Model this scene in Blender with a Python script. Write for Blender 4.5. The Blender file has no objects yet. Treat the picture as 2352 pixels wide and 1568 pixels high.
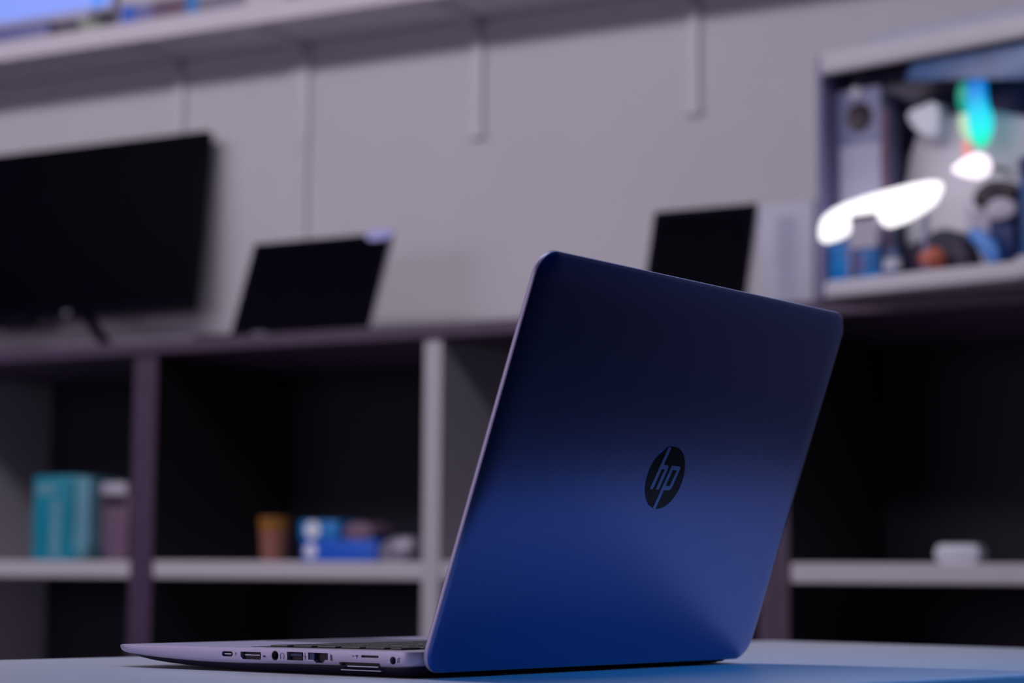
import bpy, bmesh, math, random
from mathutils import Vector, Matrix
PI = math.pi
R = math.radians
sc = bpy.context.scene
col = sc.collection
random.seed(7)

# ------------------------------------------------------------------ camera
YAW, ROLL, FPX, HOR = R(29.6), 0.008, 4950.0, 1334.0
EYE = 0.8022
pitch = math.atan((HOR - 784) / FPX)
cam_d = bpy.data.cameras.new('camera')
cam = bpy.data.objects.new('camera', cam_d)
col.objects.link(cam)
cam_d.sensor_width = 36.0
cam_d.lens = FPX / 2352 * 36
cam_d.clip_start = 0.02
cam_d.clip_end = 50
cam.location = (0, 0, EYE)
cam.rotation_mode = 'QUATERNION'
cam.rotation_quaternion = (Matrix.Rotation(YAW, 4, 'Z') @ Matrix.Rotation(PI / 2 + pitch, 4, 'X')
                           @ Matrix.Rotation(ROLL, 4, 'Z')).to_quaternion()
cam_d.dof.use_dof = True
cam_d.dof.focus_distance = 1.24
cam_d.dof.aperture_fstop = 7.0
sc.camera = cam

# ------------------------------------------------------------------ colour management, world, lights
sc.view_settings.view_transform = 'Standard'
sc.view_settings.look = 'None'
sc.view_settings.gamma = 1
sc.view_settings.exposure = -0.12
sc.view_settings.use_curve_mapping = False
w = bpy.data.worlds.new('room_ambient')
sc.world = w
w.use_nodes = True
w.node_tree.nodes['Background'].inputs[0].default_value = (0.04, 0.055, 0.30, 1)
w.node_tree.nodes['Background'].inputs[1].default_value = 0.12


def area(name, loc, target, size, power, color, size_y=None):
    d = bpy.data.lights.new(name, 'AREA')
    d.shape = 'RECTANGLE'
    d.size = size
    d.size_y = size_y or size
    d.energy = power
    d.color = color
    o = bpy.data.objects.new(name, d)
    col.objects.link(o)
    o.location = loc
    o.rotation_euler = (Vector(target) - Vector(loc)).to_track_quat('-Z', 'Y').to_euler()
    return o


area('ceiling_light', (-3.3, 1.3, 3.15), (-3.1, 3.4, 1.0), 6.2, 80, (1.0, 0.95, 1.0), 0.35)
area('room_light', (-3.6, -1.9, 1.5), (-3.4, 2.5, 1.2), 2.4, 36, (1.0, 0.80, 1.0), 1.2)
bl = area('blue_room_light', (0.45, 1.15, 2.1), (-0.38, 1.25, 0.75), 0.3, 0.95, (0.005, 0.36, 1.0), 0.3)
bl.data.spread = R(50)


# ------------------------------------------------------------------ materials
def mat(name, rgb, rough=0.5, metal=0.0, var=0.06, scale=12.0, emit=None, estr=0.0, spec=0.5, coat=0.0, bump=0.0):
    m = bpy.data.materials.new(name)
    m.use_nodes = True
    nt = m.node_tree
    b = nt.nodes['Principled BSDF']
    b.inputs['Roughness'].default_value = rough
    b.inputs['Metallic'].default_value = metal
    b.inputs['Specular IOR Level'].default_value = spec
    b.inputs['Coat Weight'].default_value = coat
    tc = nt.nodes.new('ShaderNodeTexCoord')
    n = nt.nodes.new('ShaderNodeTexNoise')
    n.inputs['Scale'].default_value = scale
    n.inputs['Detail'].default_value = 4
    nt.links.new(tc.outputs['Object'], n.inputs['Vector'])
    r = nt.nodes.new('ShaderNodeValToRGB')
    r.color_ramp.elements[0].position = 0.3
    r.color_ramp.elements[1].position = 0.7
    r.color_ramp.elements[0].color = tuple(c * (1 - var) for c in rgb) + (1,)
    r.color_ramp.elements[1].color = tuple(min(1, c * (1 + var)) for c in rgb) + (1,)
    nt.links.new(n.outputs['Fac'], r.inputs['Fac'])
    nt.links.new(r.outputs['Color'], b.inputs['Base Color'])
    if bump:
        bp = nt.nodes.new('ShaderNodeBump')
        bp.inputs['Strength'].default_value = bump
        bp.inputs['Distance'].default_value = 0.001
        nt.links.new(n.outputs['Fac'], bp.inputs['Height'])
        nt.links.new(bp.outputs['Normal'], b.inputs['Normal'])
    if emit:
        b.inputs['Emission Color'].default_value = tuple(emit) + (1,)
        b.inputs['Emission Strength'].default_value = estr
    return m


M = dict(
    smoke=mat('smoke_blue_plastic', (0.19, 0.20, 0.36), 0.5),
    wall=mat('wall_paint', (0.62, 0.60, 0.66), 0.85, scale=3, var=0.03, bump=0.05),
    ceiling=mat('ceiling_paint', (0.55, 0.54, 0.62), 0.9, scale=3, var=0.03),
    floor=mat('floor_vinyl', (0.05, 0.05, 0.07), 0.6, scale=6, var=0.2),
    shelf_white=mat('shelf_white_laminate', (0.57, 0.54, 0.61), 0.45, scale=20, var=0.02),
    shelf_mauve=mat('wall_shelf_laminate', (0.72, 0.66, 0.76), 0.55, scale=20, var=0.02),
    cell_white=mat('unit_white_laminate', (0.50, 0.47, 0.54), 0.5, scale=20, var=0.02),
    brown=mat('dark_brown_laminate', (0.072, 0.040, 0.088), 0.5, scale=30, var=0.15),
    side_black=mat('black_side_laminate', (0.006, 0.005, 0.010), 0.55, var=0.1),  # shade inside the cells put into the colour; same laminate as the brown
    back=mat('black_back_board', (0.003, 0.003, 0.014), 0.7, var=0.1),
    bracket=mat('bracket_enamel', (0.64, 0.62, 0.68), 0.5, var=0.02),
    table=mat('table_laminate', (0.58, 0.61, 0.72), 0.33, scale=60, var=0.03, bump=0.05),
    steel=mat('table_leg_steel', (0.3, 0.3, 0.33), 0.4, metal=0.8),
    lid=mat('brushed_lid_aluminium', (0.12, 0.17, 0.42), 0.27, metal=1.0, scale=300, var=0.02),
    silver=mat('silver_shell', (0.45, 0.42, 0.58), 0.45, metal=0.5, scale=200, var=0.02),
    under=mat('dark_underside', (0.008, 0.008, 0.03), 0.45),
    black=mat('black_plastic', (0.004, 0.004, 0.008), 0.4),
    cavity=mat('port_cavity', (0.003, 0.003, 0.01), 0.6),
    metal=mat('port_metal', (0.25, 0.25, 0.35), 0.35, metal=1.0),
    mark=mat('port_mark_print', (0.10, 0.09, 0.16), 0.6),
    logo_black=mat('logo_gloss_black', (0.002, 0.002, 0.006), 0.2, spec=0.12),
    logo_bar=mat('logo_mirror_bar', (0.12, 0.22, 0.48), 0.3, metal=1.0),
    key=mat('keycap_black', (0.01, 0.01, 0.015), 0.5),
    screen=mat('black_glass_screen', (0.001, 0.0003, 0.004), 0.4, spec=0.02),
    bezel=mat('black_bezel', (0.003, 0.002, 0.008), 0.45, spec=0.05),
    notebook=mat('notebook_silver', (0.30, 0.26, 0.36), 0.4, metal=0.3),
    sticker=mat('white_blue_sticker', (0.45, 0.45, 0.9), 0.5),
    whitebox=mat('white_card', (0.55, 0.56, 0.68), 0.6),
    whitebox2=mat('grey_lilac_card', (0.42, 0.43, 0.58), 0.6),
    teal=mat('teal_card', (0.0, 0.24, 0.36), 0.5),
    teal_d=mat('dark_teal_card', (0.0, 0.16, 0.25), 0.5),
    teal_l=mat('pale_teal_print', (0.12, 0.32, 0.42), 0.5),
    pink=mat('pinkish_paper', (0.17, 0.10, 0.17), 0.6),
    kraft=mat('brown_paper_cup', (0.28, 0.105, 0.08), 0.6),
    kraft_o=mat('orange_cup_rim', (0.30, 0.12, 0.015), 0.5),
    blue=mat('blue_card', (0.0, 0.10, 0.62), 0.45),
    blue2=mat('bright_blue_card', (0.0, 0.20, 0.60), 0.45),
    white=mat('white_plastic', (0.75, 0.78, 0.9), 0.4),
    lilac=mat('lilac_plastic', (0.5, 0.47, 0.58), 0.5),
    grey=mat('grey_plastic', (0.20, 0.19, 0.26), 0.5),
    darkbox=mat('dark_device', (0.03, 0.02, 0.06), 0.5),
    slate=mat('slate_blue_device', (0.16, 0.17, 0.42), 0.5),
    green=mat('green_card', (0.25, 0.32, 0.18), 0.5),
    maroon=mat('dark_maroon_plastic', (0.02, 0.006, 0.02), 0.5),
    orange=mat('orange_red_plastic', (0.55, 0.14, 0.08), 0.5),
    navy=mat('navy_plastic', (0.0, 0.02, 0.14), 0.5),
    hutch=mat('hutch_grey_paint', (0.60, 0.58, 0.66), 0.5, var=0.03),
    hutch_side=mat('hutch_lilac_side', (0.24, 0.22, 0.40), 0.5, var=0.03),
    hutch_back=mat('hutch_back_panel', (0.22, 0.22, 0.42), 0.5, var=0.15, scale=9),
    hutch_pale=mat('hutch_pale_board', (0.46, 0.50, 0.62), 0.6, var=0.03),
    blue_film=mat('blue_film', (0.05, 0.12, 0.32), 0.3, var=0.3, scale=14),  # for the roll and bottle, and for reflections painted under the hutch rail
    led=mat('lit_led_panel', (0.9, 0.9, 0.9), 0.5, emit=(1.0, 0.97, 1.0), estr=1.5),
    bulb=mat('lit_bulb', (0.9, 0.8, 0.9), 0.5, emit=(1.0, 0.88, 1.0), estr=1.6),
    led_green=mat('lit_green_tube', (0, 0.2, 0.15), 0.4, emit=(0.0, 0.26, 0.17), estr=1.0),
    led_pink=mat('lit_pink_tube', (0.3, 0.1, 0.1), 0.4, emit=(0.75, 0.28, 0.26), estr=0.9),
    led_yellow=mat('lit_yellow_tube', (0.3, 0.3, 0.2), 0.4, emit=(0.45, 0.75, 0.45), estr=0.9),
)


def zramp(name, stops, z0, z1, strength):
    """light source whose own colour changes along its height (multi-colour lamp, screen picture)"""
    m = bpy.data.materials.new(name)
    m.use_nodes = True
    nt = m.node_tree
    b = nt.nodes['Principled BSDF']
    b.inputs['Base Color'].default_value = (0.02, 0.05, 0.1, 1)
    g = nt.nodes.new('ShaderNodeNewGeometry')
    s = nt.nodes.new('ShaderNodeSeparateXYZ')
    mr = nt.nodes.new('ShaderNodeMapRange')
    mr.inputs['From Min'].default_value = z0
    mr.inputs['From Max'].default_value = z1
    cr = nt.nodes.new('ShaderNodeValToRGB')
    while len(cr.color_ramp.elements) < len(stops):
        cr.color_ramp.elements.new(0.5)
    for e, (p_, c_) in zip(cr.color_ramp.elements, stops):
        e.position = p_
        e.color = tuple(c_) + (1,)
    nt.links.new(g.outputs['Position'], s.inputs[0])
    nt.links.new(s.outputs['Z'], mr.inputs['Value'])
    nt.links.new(mr.outputs[0], cr.inputs['Fac'])
    nt.links.new(cr.outputs['Color'], b.inputs['Emission Color'])
    b.inputs['Emission Strength'].default_value = strength
    return m


M['cyan_tube'] = zramp('lit_cyan_tube', [(0, (0, 1, 0.45)), (0.25, (0, 1, 0.95)), (0.5, (0, 0.75, 1)), (0.75, (0, 0.3, 0.85)), (1, (0, 0.12, 0.6))], 1.615, 1.75, 1.0)
M['blue_screen'] = mat('lit_blue_screen', (0.02, 0.02, 0.05), 0.4, emit=(0.24, 0.35, 1.0), estr=1.0)
M['blue_screen_edge'] = mat('lit_screen_edge', (0.02, 0.02, 0.05), 0.4, emit=(0.02, 0.27, 1.0), estr=1.0)


# ------------------------------------------------------------------ mesh helpers
def link(name, bm, m, parent=None, smooth=40, loc=None):
    bmesh.ops.recalc_face_normals(bm, faces=bm.faces)
    me = bpy.data.meshes.new(name)
    bm.to_mesh(me)
    bm.free()
    me.materials.append(m)
    if smooth:
        for p_ in me.polygons:
            p_.use_smooth = True
        me.set_sharp_from_angle(angle=R(smooth))
    o = bpy.data.objects.new(name, me)
    col.objects.link(o)
    if parent is not None:
        o.parent = parent
    if loc is not None:
        o.location = loc
    return o


def tag(o, label=None, cat=None, group=None, kind=None):
    if label: o['label'] = label
    if cat: o['category'] = cat
    if group: o['group'] = group
    if kind: o['kind'] = kind
    return o


def thing(name, loc, label, cat, rz=0, group=None):
    o = bpy.data.objects.new(name, None)
    col.objects.link(o)
    o.location = loc
    o.rotation_euler = (0, 0, rz)
    o.empty_display_size = 0.05
    return tag(o, label, cat, group)


def box(bm, a, b, bev=0.0, seg=2, mtx=None):
    a = Vector(a); b = Vector(b)
    r = bmesh.ops.create_cube(bm, size=1)
    vs = r['verts']
    for v in vs:
        v.co = Vector(((a.x + b.x) / 2 + v.co.x * (b.x - a.x), (a.y + b.y) / 2 + v.co.y * (b.y - a.y),
                       (a.z + b.z) / 2 + v.co.z * (b.z - a.z)))
    if bev:
        es = list({e for v in vs for e in v.link_edges})
        r2 = bmesh.ops.bevel(bm, geom=es, offset=bev, segments=seg, affect='EDGES', profile=0.5)
        vs = list({v for f in r2['faces'] for v in f.verts} | {v for v in vs if v.is_valid})
    if mtx is not None:
        for v in vs:
            v.co = mtx @ v.co
    return vs


def bx(a, b, bev=0.0, seg=2, mtx=None):
    bm = bmesh.new()
    box(bm, a, b, bev, seg, mtx)
    return bm


def lathe(bm, prof, n=32, mtx=None):
    rings = []
    for r_, z_ in prof:
        ring = [bm.verts.new((r_ * math.cos(2 * PI * i / n), r_ * math.sin(2 * PI * i / n), z_)) for i in range(n)]
        if mtx is not None:
            for v in ring: v.co = mtx @ v.co
        rings.append(ring)
    for a, b in zip(rings, rings[1:]):
        for i in range(n):
            bm.faces.new((a[i], a[(i + 1) % n], b[(i + 1) % n], b[i]))
    bm.faces.new(rings[0])
    bm.faces.new(rings[-1])


def prism(bm, pts, y0, y1, bev=0.0, mtx=None):
    """outline in (x, z), thickness along y"""
    a = [bm.verts.new((x, y0, z)) for x, z in pts]
    b = [bm.verts.new((x, y1, z)) for x, z in pts]
    n = len(pts)
    fs = [bm.faces.new(a), bm.faces.new(b)]
    for i in range(n):
        fs.append(bm.faces.new((a[i], a[(i + 1) % n], b[(i + 1) % n], b[i])))
    vs = a + b
    if bev:
        es = list({e for f in fs[:2] for e in f.edges})
        r2 = bmesh.ops.bevel(bm, geom=es, offset=bev, segments=2, affect='EDGES', profile=0.5)
        vs = list({v for f in r2['faces'] for v in f.verts} | {v for v in vs if v.is_valid})
    if mtx is not None:
        for v in vs: v.co = mtx @ v.co


def smooth_poly(pts, it=2):
    for _ in range(it):
        q = []
        for i in range(len(pts)):
            a = pts[i]; b = pts[(i + 1) % len(pts)]
            q.append((a[0] * .75 + b[0] * .25, a[1] * .75 + b[1] * .25))
            q.append((a[0] * .25 + b[0] * .75, a[1] * .25 + b[1] * .75))
        pts = q
    return pts


def carve(o, cutters_bm):
    """subtract a set of closed shapes from a mesh and keep the result as plain mesh data"""
    bmesh.ops.recalc_face_normals(cutters_bm, faces=cutters_bm.faces)
    me = bpy.data.meshes.new('cut')
    cutters_bm.to_mesh(me)
    cutters_bm.free()
    c = bpy.data.objects.new('cut', me)
    col.objects.link(c)
    c.matrix_world = o.matrix_world
    par = o.parent
    o.parent = None
    md = o.modifiers.new('cut', 'BOOLEAN')
    md.operation = 'DIFFERENCE'
    md.solver = 'EXACT'
    md.object = c
    bpy.context.view_layer.update()
    dg = bpy.context.evaluated_depsgraph_get()
    nm = bpy.data.meshes.new_from_object(o.evaluated_get(dg))
    o.modifiers.clear()
    o.data = nm
    nm.set_sharp_from_angle(angle=R(35))
    o.parent = par
    bpy.data.objects.remove(c)


def struct(name, bm, m):
    o = link(name, bm, m, smooth=0)
    o['kind'] = 'structure'
    return o


# ------------------------------------------------------------------ room
WALL_Y = 4.52
struct('wall_back', bx((-7.5, WALL_Y, 0), (2.6, WALL_Y + 0.1, 3.3)), M['wall'])
struct('floor', bx((-7.5, -2.6, -0.05), (2.6, WALL_Y, 0)), M['floor'])
struct('ceiling', bx((-7.5, -2.6, 3.3), (2.6, WALL_Y + 0.1, 3.35)), M['ceiling'])
# slightly raised wall board seam behind the monitor and notebook
struct('trim_1', bx((-3.240, WALL_Y - 0.010, 1.36), (-3.176, WALL_Y, 2.19), 0.004), M['wall'])

# ------------------------------------------------------------------ table (rotated against the wall by its own angle)
TT = 0.7496
t = thing('work_table', (0, 0, 0), 'pale laminate work table under the open laptop in the foreground', 'table', R(77) - PI)
# local frame: local x runs along -t, local y along n direction (towards the camera side)
# world = t*T + n*N ; with rz = 77deg-180deg : local x = -t , local y = (sin77, -cos77) = n
bm = bx((-1.64, -1.181, TT - 0.035), (-0.02, -0.657, TT), 0.003, 3)
link('table_top', bm, M['table'], t)
for lx in (-1.58, -0.08):
    for ly in (-1.13, -0.71):
        link('leg', bx((lx - 0.02, ly - 0.02, 0), (lx + 0.02, ly + 0.02, TT - 0.035), 0.003), M['steel'], t)
link('apron', bx((-1.57, -0.73, TT - 0.10), (-0.10, -0.71, TT - 0.035)), M['steel'], t)

# ------------------------------------------------------------------ the laptop
LY = 1.448
lap = thing('laptop', (-0.615, 0.988, TT), 'open silver laptop seen from behind on the foreground table, dark round emblem on its lid', 'laptop', LY)
mm = 0.001
LW = 338.0


def interp(tab, y):
    if y <= tab[0][0]: return tab[0][1]
    for (a, va), (b, vb) in zip(tab, tab[1:]):
        if y <= b: return va + (vb - va) * (y - a) / (b - a)
    return tab[-1][1]


def slab(levels, y0, y1, r, W, x0=0.0, stations=60, place=None):
    """closed rounded slab; levels = list of (inset, z or z(y)); left/right outlines joined across"""
    bm = bmesh.new()
    ys = []
    nC = 10
    for i in range(nC + 1):
        ys.append(y0 + r * (1 - math.cos(i / nC * PI / 2)))
    for i in range(1, stations):
        ys.append(y0 + r + (y1 - y0 - 2 * r) * i / stations)
    for i in range(nC + 1):
        ys.append(y1 - r + r * math.sin(i / nC * PI / 2))
    yc = (y0 + y1) / 2

    def xin(y):
        if y < y0 + r:
            d = (y0 + r - y) / r
            return r - r * math.sqrt(max(0, 1 - d * d))
        if y > y1 - r:
            d = (y - y1 + r) / r
            return r - r * math.sqrt(max(0, 1 - d * d))
        return 0
    L = []
    for ins, z in levels:
        lf, rt = [], []
        k = 1 - 2 * ins / (y1 - y0)
        for y in ys:
            yy = yc + (y - yc) * k
            zz = z(y) if callable(z) else z
            xi = xin(y)
            for lst, x in ((lf, x0 + xi + ins), (rt, x0 + W - xi - ins)):
                P = Vector((x, yy, zz)) * mm
                if place: P = place(x, yy, zz) * mm
                lst.append(bm.verts.new(P))
        L.append((lf, rt))
    n = len(ys)
    for (a, b), (c, d) in zip(L, L[1:]):
        for i in range(n - 1):
            bm.faces.new((a[i], a[i + 1], c[i + 1], c[i]))
            bm.faces.new((b[i], b[i + 1], d[i + 1], d[i]))
        bm.faces.new((a[0], b[0], d[0], c[0]))
        bm.faces.new((a[-1], b[-1], d[-1], c[-1]))
    for lf, rt in (L[0], L[-1]):
        for i in range(n - 1):
            bm.faces.new((lf[i], lf[i + 1], rt[i + 1], rt[i]))
    return bm


TOP = lambda y: 14.6 - 1.5 * y / 237
SB = [(0, 7.0), (8, 6.2), (15, 5.8), (65, 5.8), (103, 5.4), (130, 4.9), (153, 4.9), (168, 5.1), (183, 5.6), (200, 6.3), (213, 7.1), (225, 8.1), (237, 9.6)]
BB = [(0, 0.7), (130, 0.7), (150, 0.9), (170, 1.4), (185, 2.0), (198, 2.7), (213, 4.0), (222, 5.2), (229, 6.5), (237, 8.6)]
SBf = lambda y: interp(SB, y)
BBf = lambda y: interp(BB, y)
shell = slab([(1.6, SBf), (0.7, lambda y: SBf(y) + 0.7), (0.25, lambda y: SBf(y) + 2.0), (0.0, lambda y: TOP(y) - 1.0),
              (0.15, lambda y: TOP(y) - 0.35), (0.7, TOP)], 2.5, 238.5, 11, LW)
base = link('base_shell', shell, M['silver'], None, 35)
base.parent = lap
under = slab([(9.0, BBf), (5.5, lambda y: BBf(y) + 0.35 * (SBf(y) - BBf(y)) * 0.4), (3.2, lambda y: BBf(y) + (SBf(y) - BBf(y)) * 0.5), (1.9, lambda y: SBf(y) + 0.15)],
             3.2, 237.5, 11, LW)
under_o = link('underside', under, M['under'], None, 35)
under_o.parent = lap
tag(under_o, 'dark navy underside')

# port recesses cut into the side shell
cut = bmesh.new()


def cyl_x(bm, y, z, r, xa, xb, n=28):
    mt = Matrix.Translation((xa * mm, y * mm, z * mm)) @ Matrix.Rotation(PI / 2, 4, 'Y')
    lathe(bm, [(r * mm, 0), (r * mm, (xb - xa) * mm)], n, mt)


def bb(bm, y0, y1, z0, z1, x0=-3, x1=6, bev=0.0):
    box(bm, (x0 * mm, y0 * mm, z0 * mm), (x1 * mm, y1 * mm, z1 * mm), bev * mm, 3)


def px(bm, pts, x0, x1):
    """outline in (y, z) mm extruded along x"""
    a = [bm.verts.new((x0 * mm, y * mm, z * mm)) for y, z in pts]
    b = [bm.verts.new((x1 * mm, y * mm, z * mm)) for y, z in pts]
    bm.faces.new(a); bm.faces.new(b)
    for i in range(len(pts)):
        j = (i + 1) % len(pts)
        bm.faces.new((a[i], a[j], b[j], b[i]))


def rr(y0, y1, z0, z1, r, n=5):
    out = []
    for cy, cz, a0 in ((y1 - r, z1 - r, 0), (y0 + r, z1 - r, 90), (y0 + r, z0 + r, 180), (y1 - r, z0 + r, 270)):
        for i in range(n + 1):
            a = R(a0 + 90 * i / n)
            out.append((cy + r * math.cos(a), cz + r * math.sin(a)))
    return out


USBC = rr(139.3, 147.9, 8.4, 11.3, 1.4)
DP = [(117.3, 7.2), (117.3, 11.4), (133.1, 11.4), (133.1, 8.8), (131.4, 7.2)]
USBA = rr(85.2, 97.4, 7.6, 12.2, 0.4)
RJ = [(66.9, 8.3), (66.9, 12.2), (81.5, 12.2), (81.5, 8.3), (77.3, 8.3), (77.3, 7.5), (76.3, 7.5), (76.3, 6.7), (70.6, 6.7), (70.6, 7.5), (69.4, 7.5), (69.4, 8.3)]
SIM = rr(30.3, 42.7, 10.5, 11.8, 0.5)
DOCK = rr(29.6, 59.0, 3.7, 7.7, 0.6)
for s_ in (USBC, DP, USBA, RJ, SIM, DOCK):
    px(cut, s_, -3, 7)
cyl_x(cut, 106.5, 9.75, 2.75, -3, 7)
cyl_x(cut, 20.3, 9.45, 2.15, -3, 7)
carve(base, cut)
cut = bmesh.new()
px(cut, DOCK, -3, 7)
carve(under_o, cut)


def shrink(pts, k=0.12):
    cy = sum(p_[0] for p_ in pts) / len(pts); cz = sum(p_[1] for p_ in pts) / len(pts)
    out = []
    for y, z in pts:
        out.append((y + (k if y < cy else -k), z + (k if z < cz else -k)))
    return out


def port(name, pts, depth=3.0, label=None):
    bm = bmesh.new()
    px(bm, shrink(pts, 0.05), depth, 6.9)
    o = link(name, bm, M['cavity'], lap, 0)
    if label: o['label'] = label
    return o


p1 = port('usb_c_port', USBC, 2.5)
bm = bmesh.new(); px(bm, rr(140.9, 146.3, 9.5, 10.2, 0.3), 0.8, 3); link('tongue', bm, M['metal'], p1, 0)
p1 = port('display_port', DP, 2.5)
bm = bmesh.new(); px(bm, [(119, 9.4), (119, 9.9), (130.5, 9.9), (130.5, 9.4)], 1.0, 3); link('tongue', bm, M['metal'], p1, 0)
bm = bmesh.new(); cyl_x(bm, 106.5, 9.75, 2.7, 3.0, 6.9); o = link('headphone_jack', bm, M['cavity'], lap)
bm = bmesh.new()
for k in range(24):
    a0, a1 = 2 * PI * k / 24, 2 * PI * (k + 1) / 24
    q = [(106.5 + r_ * math.cos(a), 9.75 + r_ * math.sin(a)) for r_, a in ((2.74, a0), (2.74, a1), (2.2, a1), (2.2, a0))]
    px(bm, q, 0.45, 1.5)
bmesh.ops.remove_doubles(bm, verts=bm.verts, dist=1e-6)
link('jack_ring', bm, M['black'], o)
p1 = port('usb_port', USBA, 3.0)
bm = bmesh.new(); px(bm, [(87, 9.9), (87, 11.3), (95.5, 11.3), (95.5, 9.9)], 1.0, 3.5); link('tongue', bm, M['navy'], p1, 0)
p1 = port('ethernet_port', RJ, 3.5)
bm = bmesh.new(); px(bm, [(77.6, 8.6), (77.6, 11.9), (81.2, 11.9), (81.2, 8.6)], 0.9, 4); link('latch_spring', bm, M['navy'], p1, 0)
port('sim_slot', SIM, 1.2)
p1 = port('docking_port', DOCK, 3.5)
bm = bmesh.new(); px(bm, [(31.5, 5.3), (31.5, 5.8), (53.5, 5.8), (53.5, 5.3)], 1.2, 4); link('contact_strip', bm, M['metal'], p1, 0)
bm = bmesh.new()
px(bm, rr(29.3, 58.0, 3.25, 3.65, 0.15), 1.0, 2.4)
link('port_lip', bm, M['silver'], p1, 0)
bm = bmesh.new(); cyl_x(bm, 20.3, 9.45, 2.1, 3.0, 6.9); o = link('power_jack', bm, M['cavity'], lap)
bm = bmesh.new(); cyl_x(bm, 20.3, 9.45, 0.4, 2.2, 3.2, 12); link('power_pin', bm, M['navy'], o)

# printed pictograms beside the ports (thin ink, slightly proud of the shell)


def strokes(name, segs, wd=0.22):
    bm = bmesh.new()
    for (ya, za), (yb, zb) in segs:
        d = Vector((yb - ya, zb - za)); L_ = d.length
        if L_ < 1e-6: continue
        d /= L_; n_ = Vector((-d.y, d.x)) * wd / 2
        q = [(ya + n_.x, za + n_.y), (yb + n_.x, zb + n_.y), (yb - n_.x, zb - n_.y), (ya - n_.x, za - n_.y)]
        px(bm, q, -0.03, 0.35)
    return link(name, bm, M['mark'], lap, 0)


strokes('usb_c_mark', [((136.8, 9.2), (136.8, 10.4)), ((136.3, 10.2), (136.8, 10.8)), ((137.3, 10.2), (136.8, 10.8))])
strokes('display_port_mark', [((115.6, 9.6), (114.2, 8.8)), ((115.6, 8.8), (114.2, 9.8)), ((115.4, 9.4), (113.4, 9.0))], 0.45)
hp = [(100.9 + 1.5 * math.cos(a), 9.9 + 1.6 * math.sin(a)) for a in [R(-30 + 24 * i) for i in range(11)]]
strokes('headphone_mark', list(zip(hp, hp[1:])) + [((102.2, 9.2), (102.1, 8.2)), ((99.7, 9.2), (99.8, 8.2))], 0.28)
strokes('usb_mark', [((83.7, 8.2), (83.7, 11.8)), ((83.7, 9.0), (82.9, 10.0)), ((83.7, 9.4), (84.5, 10.4)), ((83.3, 11.4), (83.7, 11.9)), ((84.1, 11.4), (83.7, 11.9))], 0.22)
strokes('network_mark', [((65.2, 11.6), (63.8, 10.8)), ((65.2, 10.8), (63.8, 10.0)), ((65.2, 10.0), (63.6, 9.2)), ((65.0, 9.0), (63.6, 8.2)), ((64.6, 11.6), (64.8, 8.2)), ((63.9, 11.2), (63.9, 8.0))], 0.3)
strokes('antenna_mark', [((46.8, 11.6), (44.8, 11.6)), ((46.8, 11.6), (45.8, 10.6)), ((44.8, 11.6), (45.8, 10.6)), ((45.8, 11.6), (45.8, 9.8)), ((49.5, 11.3), (47.6, 11.3)), ((48.9, 10.9), (48.0, 10.9))], 0.3)
strokes('power_mark', [((16.9, 8.2), (16.9, 10.4)), ((15.8, 8.4), (15.8, 10.6)), ((17.0, 10.6), (15.2, 11.0))], 0.28)

# deck, keyboard and touchpad
bm = bx((14 * mm, 72 * mm, TOP(72) * mm - 0.0003), (324 * mm, 176 * mm, TOP(176) * mm + 0.0001), 0)
for v in bm.verts:
    v.co.z = TOP(v.co.y / mm) * mm + (0.0002 if v.co.z > TOP(120) * mm - 0.0001 else -0.0003)
kb = link('keyboard', bm, M['black'], lap, 0)
bm = bmesh.new()
y = 172.0
# local y grows away from the hinge: the function row lies next to the hinge
y = 30.0
rows = [(11, 15), (17, 14), (17, 14), (17, 13), (17, 12), (17, 8)]
for h_, n_ in rows:
    wk = 300.0 / n_
    for i in range(n_):
        x = 19 + i * wk
        zt = TOP(y) * mm
        vs = box(bm, (x * mm, y * mm, zt - 0.0006), ((x + wk - 3) * mm, (y + h_ - 3) * mm, zt + 0.0011), 0.0004, 1)
    y += h_ + 1
link('keycaps', bm, M['key'], kb, 0)
kb_bed = bx((14 * mm, 26 * mm, TOP(26) * mm - 0.0009), (324 * mm, 138 * mm, TOP(26) * mm - 0.0004), 0)
for v in kb_bed.verts:
    v.co.z = TOP(v.co.y / mm) * mm + (0.0002 if v.co.z > TOP(26) * mm - 0.0006 else -0.0003)
kb.data.clear_geometry()
kb_bed.to_mesh(kb.data); kb_bed.free()
bm = bx((112 * mm, 152 * mm, TOP(190) * mm - 0.0006), (216 * mm, 218 * mm, TOP(190) * mm + 0.0004), 0.0002)
link('touchpad', bm, M['metal'], lap, 0)
for fx, fy in ((40, 30), (298, 30), (40, 128), (298, 128)):
    bm = bx(((fx - 22) * mm, (fy - 3) * mm, 0), ((fx + 22) * mm, (fy + 3) * mm, 0.0012), 0.0004)
    link('rubber_foot', bm, M['black'], lap)

# lid
LEAN = 0.336
upv = Vector((0, -math.sin(LEAN), math.cos(LEAN)))
nrm = Vector((0, -math.cos(LEAN), -math.sin(LEAN)))
LO = Vector((0, 0, 3.1))


def LP(x, v, d):
    return Vector((x, 0, 0)) + LO + upv * v + nrm * d


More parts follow.
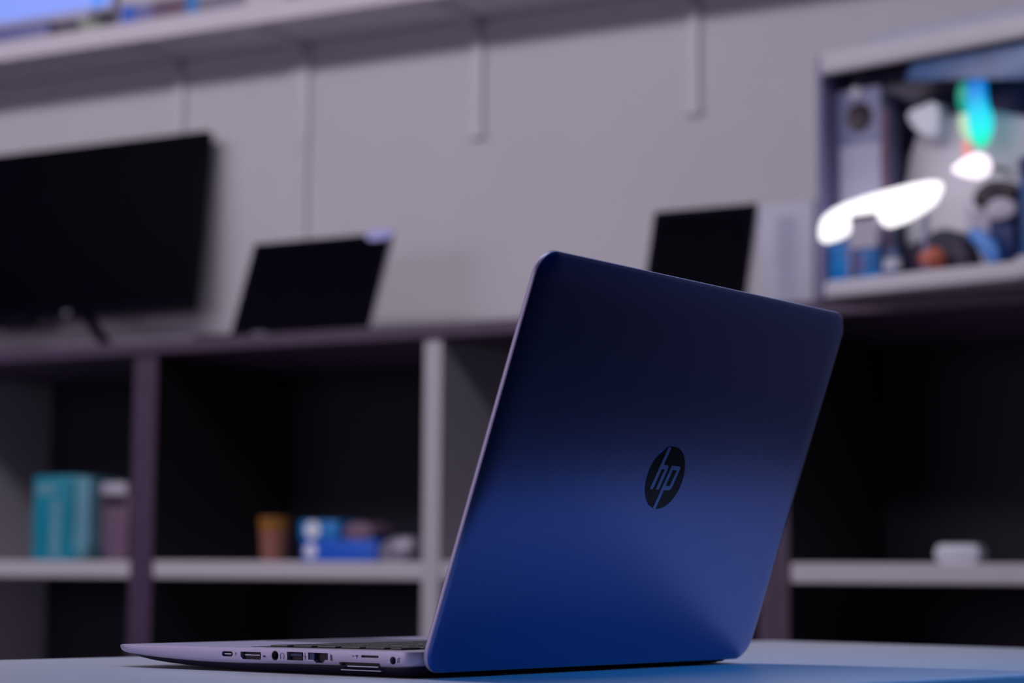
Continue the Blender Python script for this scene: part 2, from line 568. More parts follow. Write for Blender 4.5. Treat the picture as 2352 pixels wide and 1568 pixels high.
frame = slab([(1.0, -2.4), (0.25, -2.1), (0.0, -1.4), (0.0, -0.3), (0.25, 0.5)], 0, 236.2, 14, 339.5, -1.0, place=lambda x, v, d: LP(x, v, d))
lid = slab([(0.9, 0.45), (0.35, 0.55), (1.2, 1.4), (2.6, 2.0), (5.0, 2.45), (9.0, 2.8), (14.0, 2.98), (19, 3.05)],
           0, 236.2, 14, 339.5, -1.0, place=lambda x, v, d: LP(x, v, d))
lid_o = link('lid', lid, M['lid'], lap, 50)
bm = slab([(3.0, -2.9), (2.6, -2.35)], 0, 236.2, 13, 339.5, -1.0, place=lambda x, v, d: LP(x, v, d))
link('lid_frame', frame, M['silver'], lid_o, 50)
bez = link('screen_bezel', bm, M['bezel'], lid_o, 30)
bm = bmesh.new()
c8 = [bm.verts.new(LP(x, v, d) * mm) for d in (-2.9, -3.0) for x, v in ((14, 24), (323, 24), (323, 220), (14, 220))]
bm.faces.new(c8[:4]); bm.faces.new(c8[4:])
for i in range(4):
    bm.faces.new((c8[i], c8[(i + 1) % 4], c8[4 + (i + 1) % 4], c8[4 + i]))
link('screen', bm, M['screen'], lid_o, 0)
for xa, xb in ((36, 78), (258, 300)):
    bm = bmesh.new()
    mt = Matrix.Translation((xa * mm, 0.9 * mm, 9.6 * mm)) @ Matrix.Rotation(PI / 2, 4, 'Y')
    lathe(bm, [(0.0032, 0), (0.0035, 0.001), (0.0035, (xb - xa - 1) * mm), (0.0032, (xb - xa) * mm)], 20, mt)
    link('hinge', bm, M['black'], lap)

# emblem: dark disc with slanted mirror bars
LX, LV, LR_ = 175.0, 118.7, 19.3


def lid_prism(pts, d0, d1):
    bm = bmesh.new()
    a = [bm.verts.new(LP(x, v, d0) * mm) for x, v in pts]
    b = [bm.verts.new(LP(x, v, d1) * mm) for x, v in pts]
    bm.faces.new(a); bm.faces.new(b)
    for i in range(len(pts)):
        j = (i + 1) % len(pts)
        bm.faces.new((a[i], a[j], b[j], b[i]))
    return bm


disc = lid_prism([(LX + LR_ * math.cos(2 * PI * i / 72), LV + LR_ * math.sin(2 * PI * i / 72)) for i in range(72)], 2.9, 3.35)
logo = link('emblem', disc, M['logo_black'], lid_o, 30)
ring = bmesh.new()
for i in range(72):
    a0, a1 = 2 * PI * i / 72, 2 * PI * (i + 1) / 72
    q = [(LX + r_ * math.cos(a), LV + r_ * math.sin(a)) for r_, a in ((LR_ - .05, a0), (LR_ - .05, a1), (LR_ + .45, a1), (LR_ + .45, a0))]
    a = [ring.verts.new(LP(x, v, 2.9) * mm) for x, v in q]
    b = [ring.verts.new(LP(x, v, 3.2) * mm) for x, v in q]
    ring.faces.new(b)
    for k in range(4):
        ring.faces.new((a[k], a[(k + 1) % 4], b[(k + 1) % 4], b[k]))
bmesh.ops.remove_doubles(ring, verts=ring.verts, dist=1e-7)
link('emblem_rim', ring, M['lid'], logo, 30)
S = 0.268


def bar(x0, v0, v1, wd):
    return [(x0 - wd / 2, v0), (x0 + wd / 2, v0), (x0 + wd / 2 + S * (v1 - v0), v1), (x0 - wd / 2 + S * (v1 - v0), v1)]


def edge_v(x_at, v_at, sgn):
    v = v_at
    while (x_at + S * (v - v_at) - LX) ** 2 + (v - LV) ** 2 < (LR_ - 0.1) ** 2: v += sgn * 0.2
    return v


WB = 3.2
vt = edge_v(163.0, 111.3, 1)
vb = edge_v(175.2, 111.3, -1)
h_arch = [(163.0 + S * 11.9 , 123.2), (163.0 + S * 15.1, 126.4)]
h_out = [(163.0 - WB / 2, 111.3), (163.0 + WB / 2, 111.3), (163.0 + WB / 2 + S * 12.6, 123.9), (169.4 - WB / 2 + S * 12.6, 123.9),
         (169.4 - WB / 2, 111.3), (169.4 + WB / 2, 111.3), (169.4 + WB / 2 + S * 12.2, 123.5), (169.4 + 0.9 + S * 14.6, 125.9), (169.4 - 0.6 + S * 15.1, 126.4),
         (163.0 + WB / 2 + S * 15.1, 126.4), (163.0 + WB / 2 + S * (vt - 111.3), vt), (163.0 - WB / 2 + S * (vt - 111.3), vt)]
link('emblem_letter_h', lid_prism(h_out, 3.3, 3.5), M['logo_bar'], logo, 0)
B0 = 111.3
pS, pR = 175.2, 182.6
p_out = [(pS - WB / 2 + S * (vb - B0), vb), (pS + WB / 2 + S * (vb - B0), vb), (pS + WB / 2, B0), (pR - 0.3, B0), (pR + 1.2, B0 + 0.8), (pR + WB / 2 + S * 3, B0 + 3),
         (pR + WB / 2 + S * 12.4, B0 + 12.4), (pR + 1.0 + S * 14.6, B0 + 14.6), (pR - 0.6 + S * 15.1, B0 + 15.1), (pS - WB / 2 + S * 15.1, B0 + 15.1)]
pm = lid_prism(p_out, 3.3, 3.5)
po = link('emblem_letter_p', pm, M['logo_bar'], logo, 0)
# counter of the p
link('emblem_letter_counter', lid_prism([(pS + WB / 2 + S * 2.5, B0 + 2.5), (pR - WB / 2 + S * 2.5, B0 + 2.5), (pR - WB / 2 + S * 12.6, B0 + 12.6), (pS + WB / 2 + S * 12.6, B0 + 12.6)], 3.45, 3.56), M['logo_black'], logo, 0)

# ------------------------------------------------------------------ storage units, worktop
CY = 3.95           # front plane
CD = 0.56           # depth
ZS = EYE + 0.018    # eye-level shelf centre
SH_T, SH_B = 0.842, 0.803
TOP_B, TOP_T = 1.323, 1.354
XD = [-4.812, -3.231, -1.650, -0.069]


def unit(x0, x1, label):
    u = thing('storage_unit', ((x0 + x1) / 2, CY, 0), label, 'shelving unit', 0, 'storage units in a row along the back wall')
    h = (x1 - x0) / 2
    pt = 0.033
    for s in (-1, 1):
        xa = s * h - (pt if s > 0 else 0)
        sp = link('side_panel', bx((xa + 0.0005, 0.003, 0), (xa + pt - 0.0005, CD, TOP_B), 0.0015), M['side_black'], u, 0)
        link('edge_band', bx((xa + 0.0005, 0.0, 0), (xa + pt - 0.0005, 0.0028, TOP_B), 0.0005), M['brown'], sp, 0)  # lit front of the same panel, kept brown while its sides are painted dark
    link('middle_panel', bx((-0.022, 0.0, 0.06), (0.022, CD - 0.012, TOP_B), 0.002), M['cell_white'], u, 0)
    for s in (-1, 1):
        a, b = (-h + pt, -0.022) if s < 0 else (0.022, h - pt)
        for zt in (SH_T, 0.36):
            link('shelf', bx((a + 0.0005, 0.004, zt - 0.039), (b - 0.0005, CD - 0.012, zt), 0.003), M['shelf_white'], u, 0)
    link('back_panel', bx((-h + pt, CD - 0.012, 0.06), (h - pt, CD - 0.002, TOP_B)), M['back'], u, 0)
    link('plinth', bx((-h + pt, 0.03, 0), (h - pt, 0.05, 0.06)), M['brown'], u, 0)
    return u


unit(XD[0], XD[1], 'dark framed open shelving unit left of the others, holding the teal box')
unit(XD[1], XD[2], 'dark framed open shelving unit in the middle, holding the paper cup and blue boxes')
unit(XD[2], XD[3], 'dark framed open shelving unit at the right, holding the small white case')
wt = link('worktop', bx((-5.3, CY - 0.012, TOP_B), (0.3, WALL_Y, TOP_T), 0.003), M['brown'], None, 0)
tag(wt, 'long dark worktop lying across the storage units against the back wall', 'worktop')

# ------------------------------------------------------------------ wall shelf and brackets
ws = link('wall_shelf', bx((-5.6, 4.284, 2.19), (0.3, WALL_Y, 2.243), 0.003), M['shelf_mauve'], None, 0)
tag(ws, 'long white shelf board mounted high on the back wall', 'shelf')


def bracket(x, foot, label, pad=True):
    b = thing('shelf_bracket', (x, WALL_Y, 2.19), label, 'bracket', 0, 'brackets carrying the long wall shelf')
    link('wall_plate', bx((-0.014, -0.013, -foot), (0.016, 0, 0), 0.003), M['bracket'], b, 0)
    link('arm', bx((-0.014, -0.19, -0.012), (0.014, -0.008, 0), 0.003), M['bracket'], b, 0)
    bm = bmesh.new()
    v = [bm.verts.new((sx * 0.003, yy, zz)) for sx in (-1, 1) for yy, zz in ((-0.008, -0.012), (-0.05, -0.012), (-0.008, -0.05))]
    bm.faces.new(v[:3]); bm.faces.new(v[3:])
    for i in range(3):
        j = (i + 1) % 3
        bm.faces.new((v[i], v[j], v[3 + j], v[3 + i]))
    link('web', bm, M['bracket'], b, 0)
    if pad: link('foot', bx((-0.020, -0.014, -foot - 0.012), (0.020, 0, -foot + 0.008), 0.004), M['bracket'], b, 0)
    return b


bracket(-3.600, 0.29, 'white shelf bracket above the black monitor')
bracket(-3.190, 0.25, 'white shelf bracket above the left open notebook', False)
bracket(-2.668, 0.29, 'white shelf bracket above the gap between the two open notebooks')
bracket(-2.080, 0.29, 'white shelf bracket nearest the right-hand display hutch')

# ------------------------------------------------------------------ things on the wall shelf
ZW = 2.243
b = thing('flat_display', (-4.06, 4.44, ZW), 'flat display with a bright blue picture at the left end of the wall shelf', 'display')
link('display_body', bx((-0.34, 0.0, 0.094), (0.275, 0.03, 0.46), 0.004), M['lilac'], b, 0)
link('lit_screen', bx((-0.33, -0.002, 0.108), (0.215, 0.0, 0.45)), M['blue_screen'], b, 0)
link('lit_screen_edge', bx((0.215, -0.002, 0.108), (0.243, 0.0, 0.45)), M['blue_screen_edge'], b, 0)
link('lit_screen_margin', bx((0.243, -0.002, 0.108), (0.273, 0.0, 0.45)), M['blue_screen'], b, 0)  # blue glow on the display's frame, put in as an emitting strip
link('stand', bx((-0.20, -0.01, 0.0), (0.20, 0.05, 0.095), 0.004), M['lilac'], b, 0)

b = thing('desktop_device', (-3.99, 4.31, ZW), 'flat slate blue device with a dark end in front of the blue display', 'device')
link('body', bx((-0.12, 0.0, 0.0), (0.10, 0.10, 0.050), 0.004), M['slate'], b)
link('dark_end', bx((0.10, 0.0, 0.0), (0.19, 0.10, 0.040), 0.005), M['darkbox'], b)
o = link('green_packet', bx((-0.035, 0, 0), (0.035, 0.06, 0.030), 0.004), M['green'], None)
o.location = (-3.755, 4.315, ZW)
tag(o, 'small pale green packet lying on the wall shelf beside the blue display', 'packet')

b = thing('white_box', (-3.43, 4.305, ZW), 'long white carton with blue and purple print on the wall shelf', 'box')
link('carton', bx((-0.212, 0, 0), (0.315, 0.17, 0.088), 0.003), M['shelf_white'], b, 0)
link('blue_print', bx((-0.205, -0.001, 0.006), (-0.16, 0.0, 0.054)), M['blue'], b, 0)
link('lilac_print', bx((-0.16, -0.001, 0.006), (-0.10, 0.0, 0.050)), M['slate'], b, 0)
link('purple_print', bx((-0.10, -0.001, 0.004), (0.01, 0.0, 0.054)), M['pink'], b, 0)
link('blue_stripe', bx((0.01, -0.001, 0.004), (0.05, 0.0, 0.060)), M['blue2'], b, 0)
link('grey_print', bx((0.05, -0.001, 0.004), (0.20, 0.0, 0.045)), M['grey'], b, 0)

# ------------------------------------------------------------------ big monitor on the worktop
ang = R(6.3)
b = thing('monitor', (-3.986, 4.40, TOP_T), 'large black monitor on a splayed leg stand at the left end of the worktop', 'monitor')
mt = Matrix.Translation((0, 0, 0.145)) @ Matrix.Rotation(-ang, 4, 'X')
link('casing', bx((-0.528, 0.0, 0), (0.528, 0.03, 0.480), 0.004, 2, mt), M['bezel'], b)
link('screen', bx((-0.512, -0.001, 0.018), (0.520, 0.0, 0.472), 0, 2, mt), M['screen'], b, 0)
link('rear_bulge', bx((-0.2, 0.025, 0.06), (0.2, 0.05, 0.32), 0.02, 3, mt), M['bezel'], b)
link('badge', bx((0.100, -0.003, 0.000), (0.122, 0.002, 0.014), 0.002, 2, mt), M['grey'], b)
for s in (-1, 1):
    bm = bmesh.new()
    A = [Vector((s * 0.145, -0.004, 0.160)), Vector((s * 0.177, -0.004, 0.160)), Vector((s * 0.616, -0.42, 0.0)), Vector((s * 0.591, -0.42, 0.0))]
    va = [bm.verts.new(p_) for p_ in A]
    vb_ = [bm.verts.new(p_ + Vector((0, 0.018, 0))) for p_ in A]
    bm.faces.new(va); bm.faces.new(vb_)
    for i_ in range(4):
        bm.faces.new((va[i_], va[(i_ + 1) % 4], vb_[(i_ + 1) % 4], vb_[i_]))
    lg = link('leg', bm, M['bezel'], b, 0)
    link('leg_foot', bx((s * 0.604 - 0.015, -0.43, 0), (s * 0.604 + 0.015, -0.40, 0.008), 0.002), M['bezel'], lg)
link('speaker_bar', bx((-0.20, -0.012, 0.122), (-0.012, 0.02, 0.149), 0.006), M['bezel'], b)

# ------------------------------------------------------------------ open notebooks on the worktop


def notebook(x, y, wd, hh, lean, depth, label, sticker):
    b = thing('notebook_computer', (x, y, TOP_T), label, 'laptop', 0, 'open notebooks on the worktop')
    link('base', bx((0.004, -depth, 0.001), (wd - 0.004, -0.004, 0.009), 0.003), M['bezel'], b)
    link('keyboard', bx((0.02, -depth * 0.62, 0.009), (wd - 0.02, -0.03, 0.0105), 0.0005), M['key'], b)
    link('touchpad', bx((wd * .35, -depth * 0.93, 0.009), (wd * .62, -depth * 0.68, 0.0096)), M['grey'], b, 0)
    mt = Matrix.Translation((0, 0, 0.012)) @ Matrix.Rotation(-lean, 4, 'X')
    ld = link('lid', bx((0, 0, 0), (wd, 0.007, hh), 0.003, 2, mt), M['notebook'], b)
    link('bezel', bx((0.002, -0.0012, 0.002), (wd - 0.004, 0.0, hh - 0.002), 0, 2, mt), M['bezel'], ld, 0)
    link('screen', bx((0.014, -0.0018, 0.016), (wd - 0.014, -0.0012, hh - 0.014), 0, 2, mt), M['screen'], ld, 0)
    if sticker:
        bm = bmesh.new()
        prism(bm, smooth_poly([(wd - 0.078, hh + 0.006), (wd - 0.070, hh - 0.020), (wd - 0.030, hh - 0.022), (wd - 0.004, hh - 0.018), (wd + 0.002, hh + 0.006)], 1), -0.003, -0.002, 0, mt)
        link('sticker', bm, M['sticker'], ld, 0)
    bm = bx((wd * .43, -depth - 0.0006, 0.003), (wd * .52, -depth + 0.001, 0.008), 0)
    link('front_catch', bm, M['grey'], b, 0)
    return b


notebook(-3.105, 4.10, 0.402, 0.264, R(21), 0.14, 'open notebook with black screen and a small pale sticker on its top corner', True)
notebook(-2.018, 4.10, 0.248, 0.248, R(17), 0.14, 'small open notebook with black screen, partly hidden by the foreground laptop', False)

b = thing('white_carton', (-1.69, 4.12, TOP_T), 'white carton standing between the small notebook and the display hutch', 'box')
link('carton', bx((-0.062, 0, 0), (0.062, 0.16, 0.236), 0.003), M['whitebox'], b)
link('printed_stripe', bx((-0.020, -0.001, 0.02), (0.022, 0.0, 0.205)), M['whitebox2'], b, 0)

# ------------------------------------------------------------------ things in the cells
b = thing('teal_box', (-3.60, 4.10, SH_T), 'teal carton with a pale label on the eye-level shelf at the far left', 'box')
link('carton', bx((-0.100, 0, 0), (0.040, 0.12, 0.212), 0.003), M['teal'], b)
link('pale_label', bx((-0.092, -0.001, 0.165), (-0.025, 0.0, 0.190)), M['teal_l'], b, 0)
link('label_column', bx((-0.040, -0.001, 0.01), (-0.010, 0.0, 0.15)), M['teal_l'], b, 0)
b = thing('teal_folder', (-3.535, 4.08, SH_T), 'narrow pale teal folder standing right of the teal carton', 'folder')
bm = bmesh.new()
prism(bm, [(-0.022, 0.06), (-0.022, 0.206), (0.034, 0.206), (0.034, 0.05), (0.026, 0.022), (0.008, 0.0), (-0.004, 0.018)], 0, 0.13, 0.002)
link('cover', bm, M['teal_l'], b)
link('spine', bx((-0.026, -0.001, 0.06), (-0.012, 0.0, 0.20)), M['teal_d'], b, 0)
b = thing('paper_bag', (-3.455, 4.12, SH_T), 'crumpled pinkish grey paper bag between the teal folder and the dark panel', 'bag')
bm = bmesh.new()
prism(bm, smooth_poly([(-0.045, 0.0), (-0.040, 0.10), (-0.046, 0.155), (-0.035, 0.197), (0.042, 0.193), (0.046, 0.12), (0.040, 0.06), (0.044, 0.0)], 2), 0, 0.09, 0.006)
link('bag_body', bm, M['pink'], b)
link('fold', bx((-0.042, -0.004, 0.163), (0.038, 0.0, 0.192), 0.002), M['lilac'], b)
link('dark_slot', bx((-0.036, -0.001, 0.135), (0.034, 0.001, 0.158)), M['maroon'], b, 0)

b = thing('paper_cup', (-2.960, 4.10, SH_T), 'tall brown paper cup with an orange upper band on the middle unit shelf', 'cup')
bm = bmesh.new(); lathe(bm, [(0.028, 0), (0.029, 0.002), (0.0345, 0.070)], 32); link('cup_body', bm, M['kraft'], b)
bm = bmesh.new(); lathe(bm, [(0.0345, 0.070), (0.0375, 0.096), (0.039, 0.100), (0.0375, 0.103), (0.035, 0.102)], 32); link('cup_rim', bm, M['kraft_o'], b)


def roundbox(name, x, y, z, w_, h_, d_, m, label, rz, capr, capx):
    b = thing(name, (x, y, z), label, 'box', rz, 'blue boxes beside the paper cup')
    link('carton', bx((0, 0, 0), (w_, d_, h_), 0.004), m, b)
    bm = bmesh.new()
    lathe(bm, [(capr, 0), (capr, 0.002)], 28, Matrix.Translation((capx, 0, h_ / 2)) @ Matrix.Rotation(PI / 2, 4, 'X'))
    link('round_label', bm, M['white'], b)
    return b


roundbox('blue_box', -2.882, 4.10, SH_T, 0.205, 0.052, 0.13, M['blue'], 'deep blue carton with a round white label, lower of the pair', R(0), 0.017, 0.026)
roundbox('blue_box', -2.886, 4.095, SH_T + 0.0521, 0.105, 0.043, 0.11, M['blue2'], 'shorter bright blue carton with a round white label, on top of the deep blue one', R(3), 0.020, 0.036)
b = thing('small_packet', (-2.735, 4.10, SH_T + 0.0521), 'small mauve packet lying on the deep blue carton', 'packet')
bm = bmesh.new(); prism(bm, smooth_poly([(-0.032, 0.0), (-0.035, 0.022), (-0.015, 0.040), (0.045, 0.036), (0.05, 0.0)], 2), 0.0, 0.09, 0.004); link('packet_body', bm, M['pink'], b)
b = thing('power_adapter', (-2.615, 4.09, SH_T), 'grey coiled adapter lying right of the blue cartons', 'adapter')
bm = bmesh.new(); prism(bm, smooth_poly([(-0.05, 0.0), (-0.052, 0.03), (-0.03, 0.052), (0.03, 0.06), (0.05, 0.045), (0.035, 0.02), (0.02, 0.0)], 2), 0.0, 0.06, 0.006); link('adapter_body', bm, M['grey'], b)
bm = bmesh.new(); prism(bm, smooth_poly([(-0.012, 0.030), (0.0, 0.050), (0.036, 0.052), (0.040, 0.036), (0.01, 0.026)], 2), -0.004, 0.0); link('adapter_label', bm, M['lilac'], b)

b = thing('white_case', (-1.285, 3.965, SH_T), 'small rounded white case on the shelf of the right storage unit', 'case')
bm = bmesh.new(); prism(bm, rr(-0.042, 0.042, 0.0, 0.036, 0.012), 0, 0.05, 0.004); link('case_body', bm, M['white'], b)
link('case_lid_line', bx((-0.030, -0.0008, 0.010), (0.030, 0.0, 0.013)), M['lilac'], b, 0)

# ------------------------------------------------------------------ display hutch at the right
HA = R(-14)
HX, HY = -1.545, 3.925
hu = thing('display_hutch', (HX, HY, TOP_T), 'grey open fronted display hutch on the right of the worktop, crowded with gadgets', 'shelving unit', HA)
HW, HD, HH = 1.1, 0.22, 0.486
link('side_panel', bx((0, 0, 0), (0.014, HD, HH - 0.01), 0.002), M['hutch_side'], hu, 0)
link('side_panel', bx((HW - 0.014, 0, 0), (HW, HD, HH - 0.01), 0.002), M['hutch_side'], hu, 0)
link('top_rail', bx((0.018, -0.012, HH - 0.045), (HW, 0.006, HH), 0.008, 3), M['hutch'], hu)
link('bottom_shelf', bx((0.016, 0.0, 0.0), (HW - 0.014, HD, 0.034), 0.006, 3), M['hutch'], hu)
link('front_foot', bx((0.445, -0.014, 0.0), (0.56, 0.0, 0.040), 0.006), M['hutch'], hu)
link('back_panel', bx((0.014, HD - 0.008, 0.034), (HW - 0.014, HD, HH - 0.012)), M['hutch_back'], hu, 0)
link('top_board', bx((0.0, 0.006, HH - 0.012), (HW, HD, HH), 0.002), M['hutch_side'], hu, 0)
link('backing_board', bx((-0.02, HD, 0.0), (HW, HD + 0.012, HH + 0.09), 0.006), M['hutch_pale'], hu, 0)

ZH = TOP_T + 0.034
cH, sH = math.cos(HA), math.sin(HA)


def H(x, y):
    """hutch plan coordinates to room coordinates"""
    return (HX + x * cH - y * sH, HY + x * sH + y * cH)


def hthing(name, x, y, z, label, cat, group=None):
    X, Y = H(x, y)
    return thing(name, (X, Y, z), label, cat, HA, group)


# tall pale blue gadget with the round dark opening, hanging at the left
b = hthing('speaker_panel', 0.077, 0.045, ZH, 'tall slate blue speaker with a dark round cone inside the left end of the hutch', 'speaker')
link('cabinet', bx((-0.058, 0, 0), (0.045, 0.07, 0.385), 0.006), M['smoke'], b)
bm = bmesh.new(); lathe(bm, [(0.029, 0), (0.027, 0.006), (0.01, 0.002)], 28, Matrix.Translation((-0.004, 0, 0.325)) @ Matrix.Rotation(PI / 2, 4, 'X')); link('cone', bm, M['maroon'], b)
bm = bmesh.new(); lathe(bm, [(0.014, 0), (0.012, 0.004)], 20, Matrix.Translation((-0.012, 0, 0.375)) @ Matrix.Rotation(PI / 2, 4, 'X')); link('tweeter', bm, M['lilac'], b)
link('lower_grille', bx((-0.05, -0.002, 0.15), (0.045, 0.0, 0.27), 0.001), M['whitebox2'], b, 0)
# darkness of the recess under the top, put in as a dark sheet
b = hthing('hanging_canopy', 0.30, 0.055, TOP_T + HH - 0.012, 'dark ragged canopy hanging under the top of the hutch', 'canopy')
bm = bmesh.new()
prism(bm, [(-0.26, 0.0), (0.27, 0.0), (0.27, -0.035), (0.20, -0.066), (0.12, -0.064), (0.02, -0.07), (0.02, -0.115), (0.0, -0.115), (-0.005, -0.07), (-0.11, -0.105), (-0.155, -0.075), (-0.25, -0.05)], 0, 0.03, 0.003)
link('canopy_body', bm, M['darkbox'], b)
b = hthing('dark_post', 0.140, 0.034, ZH, 'thin dark upright post right of the slate blue speaker', 'post')
bm = bmesh.new(); lathe(bm, [(0.02, 0), (0.02, 0.006), (0.009, 0.01), (0.009, 0.33)], 16); link('post_body', bm, M['pink'], b)
# pale grey device with cone
b = hthing('grey_device', 0.205, 0.11, ZH, 'large pale grey hooded device behind the lit panel', 'device')
bm = bmesh.new(); prism(bm, smooth_poly([(-0.070, 0.0), (-0.074, 0.22), (-0.030, 0.318), (0.11, 0.318), (0.235, 0.28), (0.235, 0.20), (0.17, 0.16), (0.15, 0.0)], 1), 0, 0.08, 0.006)
link('device_body', bm, M['hutch'], b)
bm = bmesh.new(); prism(bm, smooth_poly([(-0.042, 0.312), (-0.036, 0.330), (0.030, 0.345), (0.034, 0.290), (0.018, 0.262), (-0.020, 0.288)], 1), -0.04, 0.0, 0.004)
link('shade', bm, M['white'], b)
# multi colour lamp
b = hthing('colour_lamp', 0.335, 0.03, ZH + 0.21, 'glowing lamp with cyan, blue, green and pink tubes hanging in the hutch', 'lamp')
bm = bmesh.new(); prism(bm, smooth_poly([(-0.002, 0.03), (-0.010, 0.05), (-0.010, 0.155), (0.006, 0.160), (0.022, 0.150), (0.022, 0.105), (0.034, 0.075), (0.034, 0.050), (0.020, 0.020), (0.008, 0.015)], 2), 0, 0.02, 0.004)
link('cyan_tube', bm, M['cyan_tube'], b)
bm = bmesh.new(); prism(bm, smooth_poly([(-0.034, 0.085), (-0.035, 0.146), (-0.012, 0.150), (-0.012, 0.085)], 2), 0.004, 0.016, 0.002); link('green_tube', bm, M['led_green'], b)
bm = bmesh.new(); prism(bm, smooth_poly([(-0.026, 0.040), (-0.034, 0.085), (-0.014, 0.088), (-0.006, 0.045), (-0.010, 0.030)], 2), 0.004, 0.016, 0.002); link('yellow_tube', bm, M['led_yellow'], b)
bm = bmesh.new(); prism(bm, smooth_poly([(-0.026, 0.0), (-0.026, 0.038), (-0.010, 0.030), (-0.006, 0.0)], 2), 0.004, 0.016, 0.002); link('pink_tube', bm, M['led_pink'], b)
link('hanger', bx((-0.002, 0.006, 0.14), (0.004, 0.014, 0.215)), M['darkbox'], b, 0)
# lit bulb
b = hthing('spot_bulb', 0.345, 0.02, ZH + 0.188, 'glowing pinkish white spot bulb pointing left above the lit panel', 'lamp')
bm = bmesh.new(); lathe(bm, [(0.004, -0.045), (0.012, -0.030), (0.021, -0.008), (0.024, 0.008), (0.018, 0.024), (0.006, 0.030)], 28, Matrix.Rotation(PI / 2, 4, 'Y')); link('bulb_glass', bm, M['bulb'], b)
bm = bmesh.new(); lathe(bm, [(0.006, 0.0), (0.006, 0.06)], 12, Matrix.Translation((0.02, 0.02, 0)) @ Matrix.Rotation(-PI / 2, 4, 'X')); link('bulb_arm', bm, M['hutch'], b)
# lit LED panel
b = hthing('led_panel', 0.026, -0.034, TOP_T + 0.036, 'brightly lit white light panel across the lower left of the hutch', 'lamp')
bm = bmesh.new()
prism(bm, smooth_poly([(0.004, 0.066), (0.004, 0.104), (0.020, 0.124), (0.080, 0.142), (0.20, 0.157), (0.268, 0.160), (0.282, 0.146), (0.256, 0.108), (0.170, 0.082), (0.150, 0.086), (0.140, 0.114), (0.078, 0.112), (0.074, 0.086), (0.056, 0.074)], 1), 0, 0.012, 0.003)
link('lit_diffuser', bm, M['led'], b)
for x_ in (0.05, 0.22):
    link('support', bx((x_ - 0.004, 0.036, -0.001), (x_ + 0.004, 0.044, 0.12), 0), M['hutch_side'], b, 0)
    link('support_arm', bx((x_ - 0.004, 0.012, 0.105), (x_ + 0.004, 0.036, 0.115), 0), M['hutch_side'], b, 0)
link('driver_box', bx((0.080, -0.006, 0.046), (0.140, 0.006, 0.110), 0.002), M['lilac'], b, 0)
link('driver_lid', bx((0.080, -0.007, 0.102), (0.140, 0.007, 0.113), 0.001), M['maroon'], b, 0)
# lower row
o = hthing('blue_carton', 0.062, 0.016, ZH, 'mid blue carton under the left end of the lit panel', 'box')
link('carton', bx((-0.045, 0, 0), (0.072, 0.026, 0.075), 0.004), M['blue2'], o)
link('blue_label', bx((0.005, -0.001, 0.01), (0.040, 0.0, 0.05)), M['slate'], o, 0)
o = hthing('blue_bottle', 0.160, 0.022, ZH, 'small light blue bottle right of the mid blue carton', 'bottle')
bm = bmesh.new(); lathe(bm, [(0.015, 0), (0.017, 0.004), (0.017, 0.034), (0.010, 0.046), (0.008, 0.056)], 24); link('bottle_body', bm, M['blue_film'], o)
bm = bmesh.new(); lathe(bm, [(0.0175, 0.012), (0.0175, 0.032)], 24); link('bottle_label', bm, M['white'], o)
o = hthing('navy_bag', 0.205, 0.054, ZH, 'dark navy pouch slumped behind the orange ball', 'bag')
bm = bmesh.new(); prism(bm, smooth_poly([(-0.05, 0), (-0.045, 0.062), (0.0, 0.066), (0.03, 0.088), (0.075, 0.082), (0.10, 0.03), (0.10, 0)], 2), 0, 0.05, 0.006); link('pouch', bm, M['darkbox'], o)
o = hthing('orange_ball', 0.248, 0.025, ZH, 'orange red ball on the bottom shelf of the hutch', 'ball')
bm = bmesh.new(); bmesh.ops.create_icosphere(bm, subdivisions=3, radius=0.026)
for v in bm.verts: v.co.z = v.co.z * 0.9 + 0.0236
link('ball_body', bm, M['orange'], o)
o = hthing('slanted_stand', 0.320, 0.06, ZH, 'slanted lilac grey stand to the right of the orange ball', 'stand')
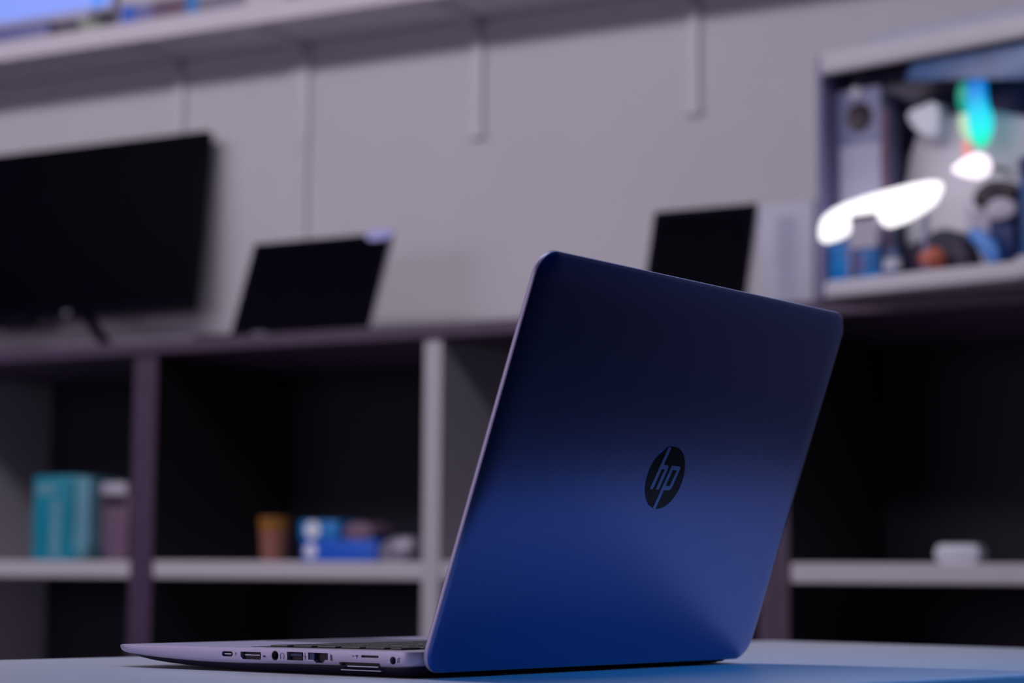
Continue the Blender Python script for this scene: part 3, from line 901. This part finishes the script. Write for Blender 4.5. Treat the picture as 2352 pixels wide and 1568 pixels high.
bm = bmesh.new(); prism(bm, [(-0.03, 0.135), (0.03, 0.140), (0.075, 0.0), (0.02, 0.0)], 0, 0.012, 0.003); link('plate', bm, M['lilac'], o)
link('stand_base', bx((0.0, -0.02, 0.0), (0.085, 0.035, 0.006), 0.002), M['lilac'], o)
o = hthing('handheld_gadget', 0.375, 0.03, ZH + 0.1, 'dark maroon and grey handheld gadget on a clear riser', 'gadget')
bm = bmesh.new(); prism(bm, smooth_poly([(-0.045, 0.010), (-0.040, 0.050), (0.0, 0.062), (0.045, 0.052), (0.050, 0.015), (0.0, 0.022)], 2), 0, 0.03, 0.006); link('gadget_shell', bm, M['maroon'], o)
bm = bmesh.new(); prism(bm, smooth_poly([(-0.018, -0.018), (0.0, 0.026), (0.052, 0.018), (0.055, -0.018)], 2), -0.012, 0.0, 0.003); link('gadget_screen', bm, M['lilac'], o)
link('riser', bx((-0.012, 0.004, -0.1), (0.04, 0.028, 0.014), 0.003), M['navy'], o)
o = hthing('blue_figure', 0.365, 0.0, ZH, 'bright blue rounded toy leaning in front of the dark gadget', 'toy')
bm = bmesh.new(); prism(bm, smooth_poly([(-0.028, 0.050), (-0.024, 0.072), (0.0, 0.068), (0.040, 0.028), (0.038, 0.0), (0.012, 0.0), (0.0, 0.032)], 2), 0, 0.018, 0.005); link('toy_body', bm, mat('light_blue_plastic', (0.08, 0.28, 0.8), 0.4), o)
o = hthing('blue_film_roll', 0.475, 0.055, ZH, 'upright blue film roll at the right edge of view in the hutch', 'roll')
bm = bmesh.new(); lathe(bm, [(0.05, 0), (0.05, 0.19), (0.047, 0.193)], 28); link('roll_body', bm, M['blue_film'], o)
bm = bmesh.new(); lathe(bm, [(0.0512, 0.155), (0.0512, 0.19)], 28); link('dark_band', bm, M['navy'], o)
o = hthing('film_sheet', 0.40, 0.06, TOP_T + HH - 0.115, 'blue film sheet hanging right under the top rail', 'film')  # blue reflections below the rail, painted as a coloured sheet
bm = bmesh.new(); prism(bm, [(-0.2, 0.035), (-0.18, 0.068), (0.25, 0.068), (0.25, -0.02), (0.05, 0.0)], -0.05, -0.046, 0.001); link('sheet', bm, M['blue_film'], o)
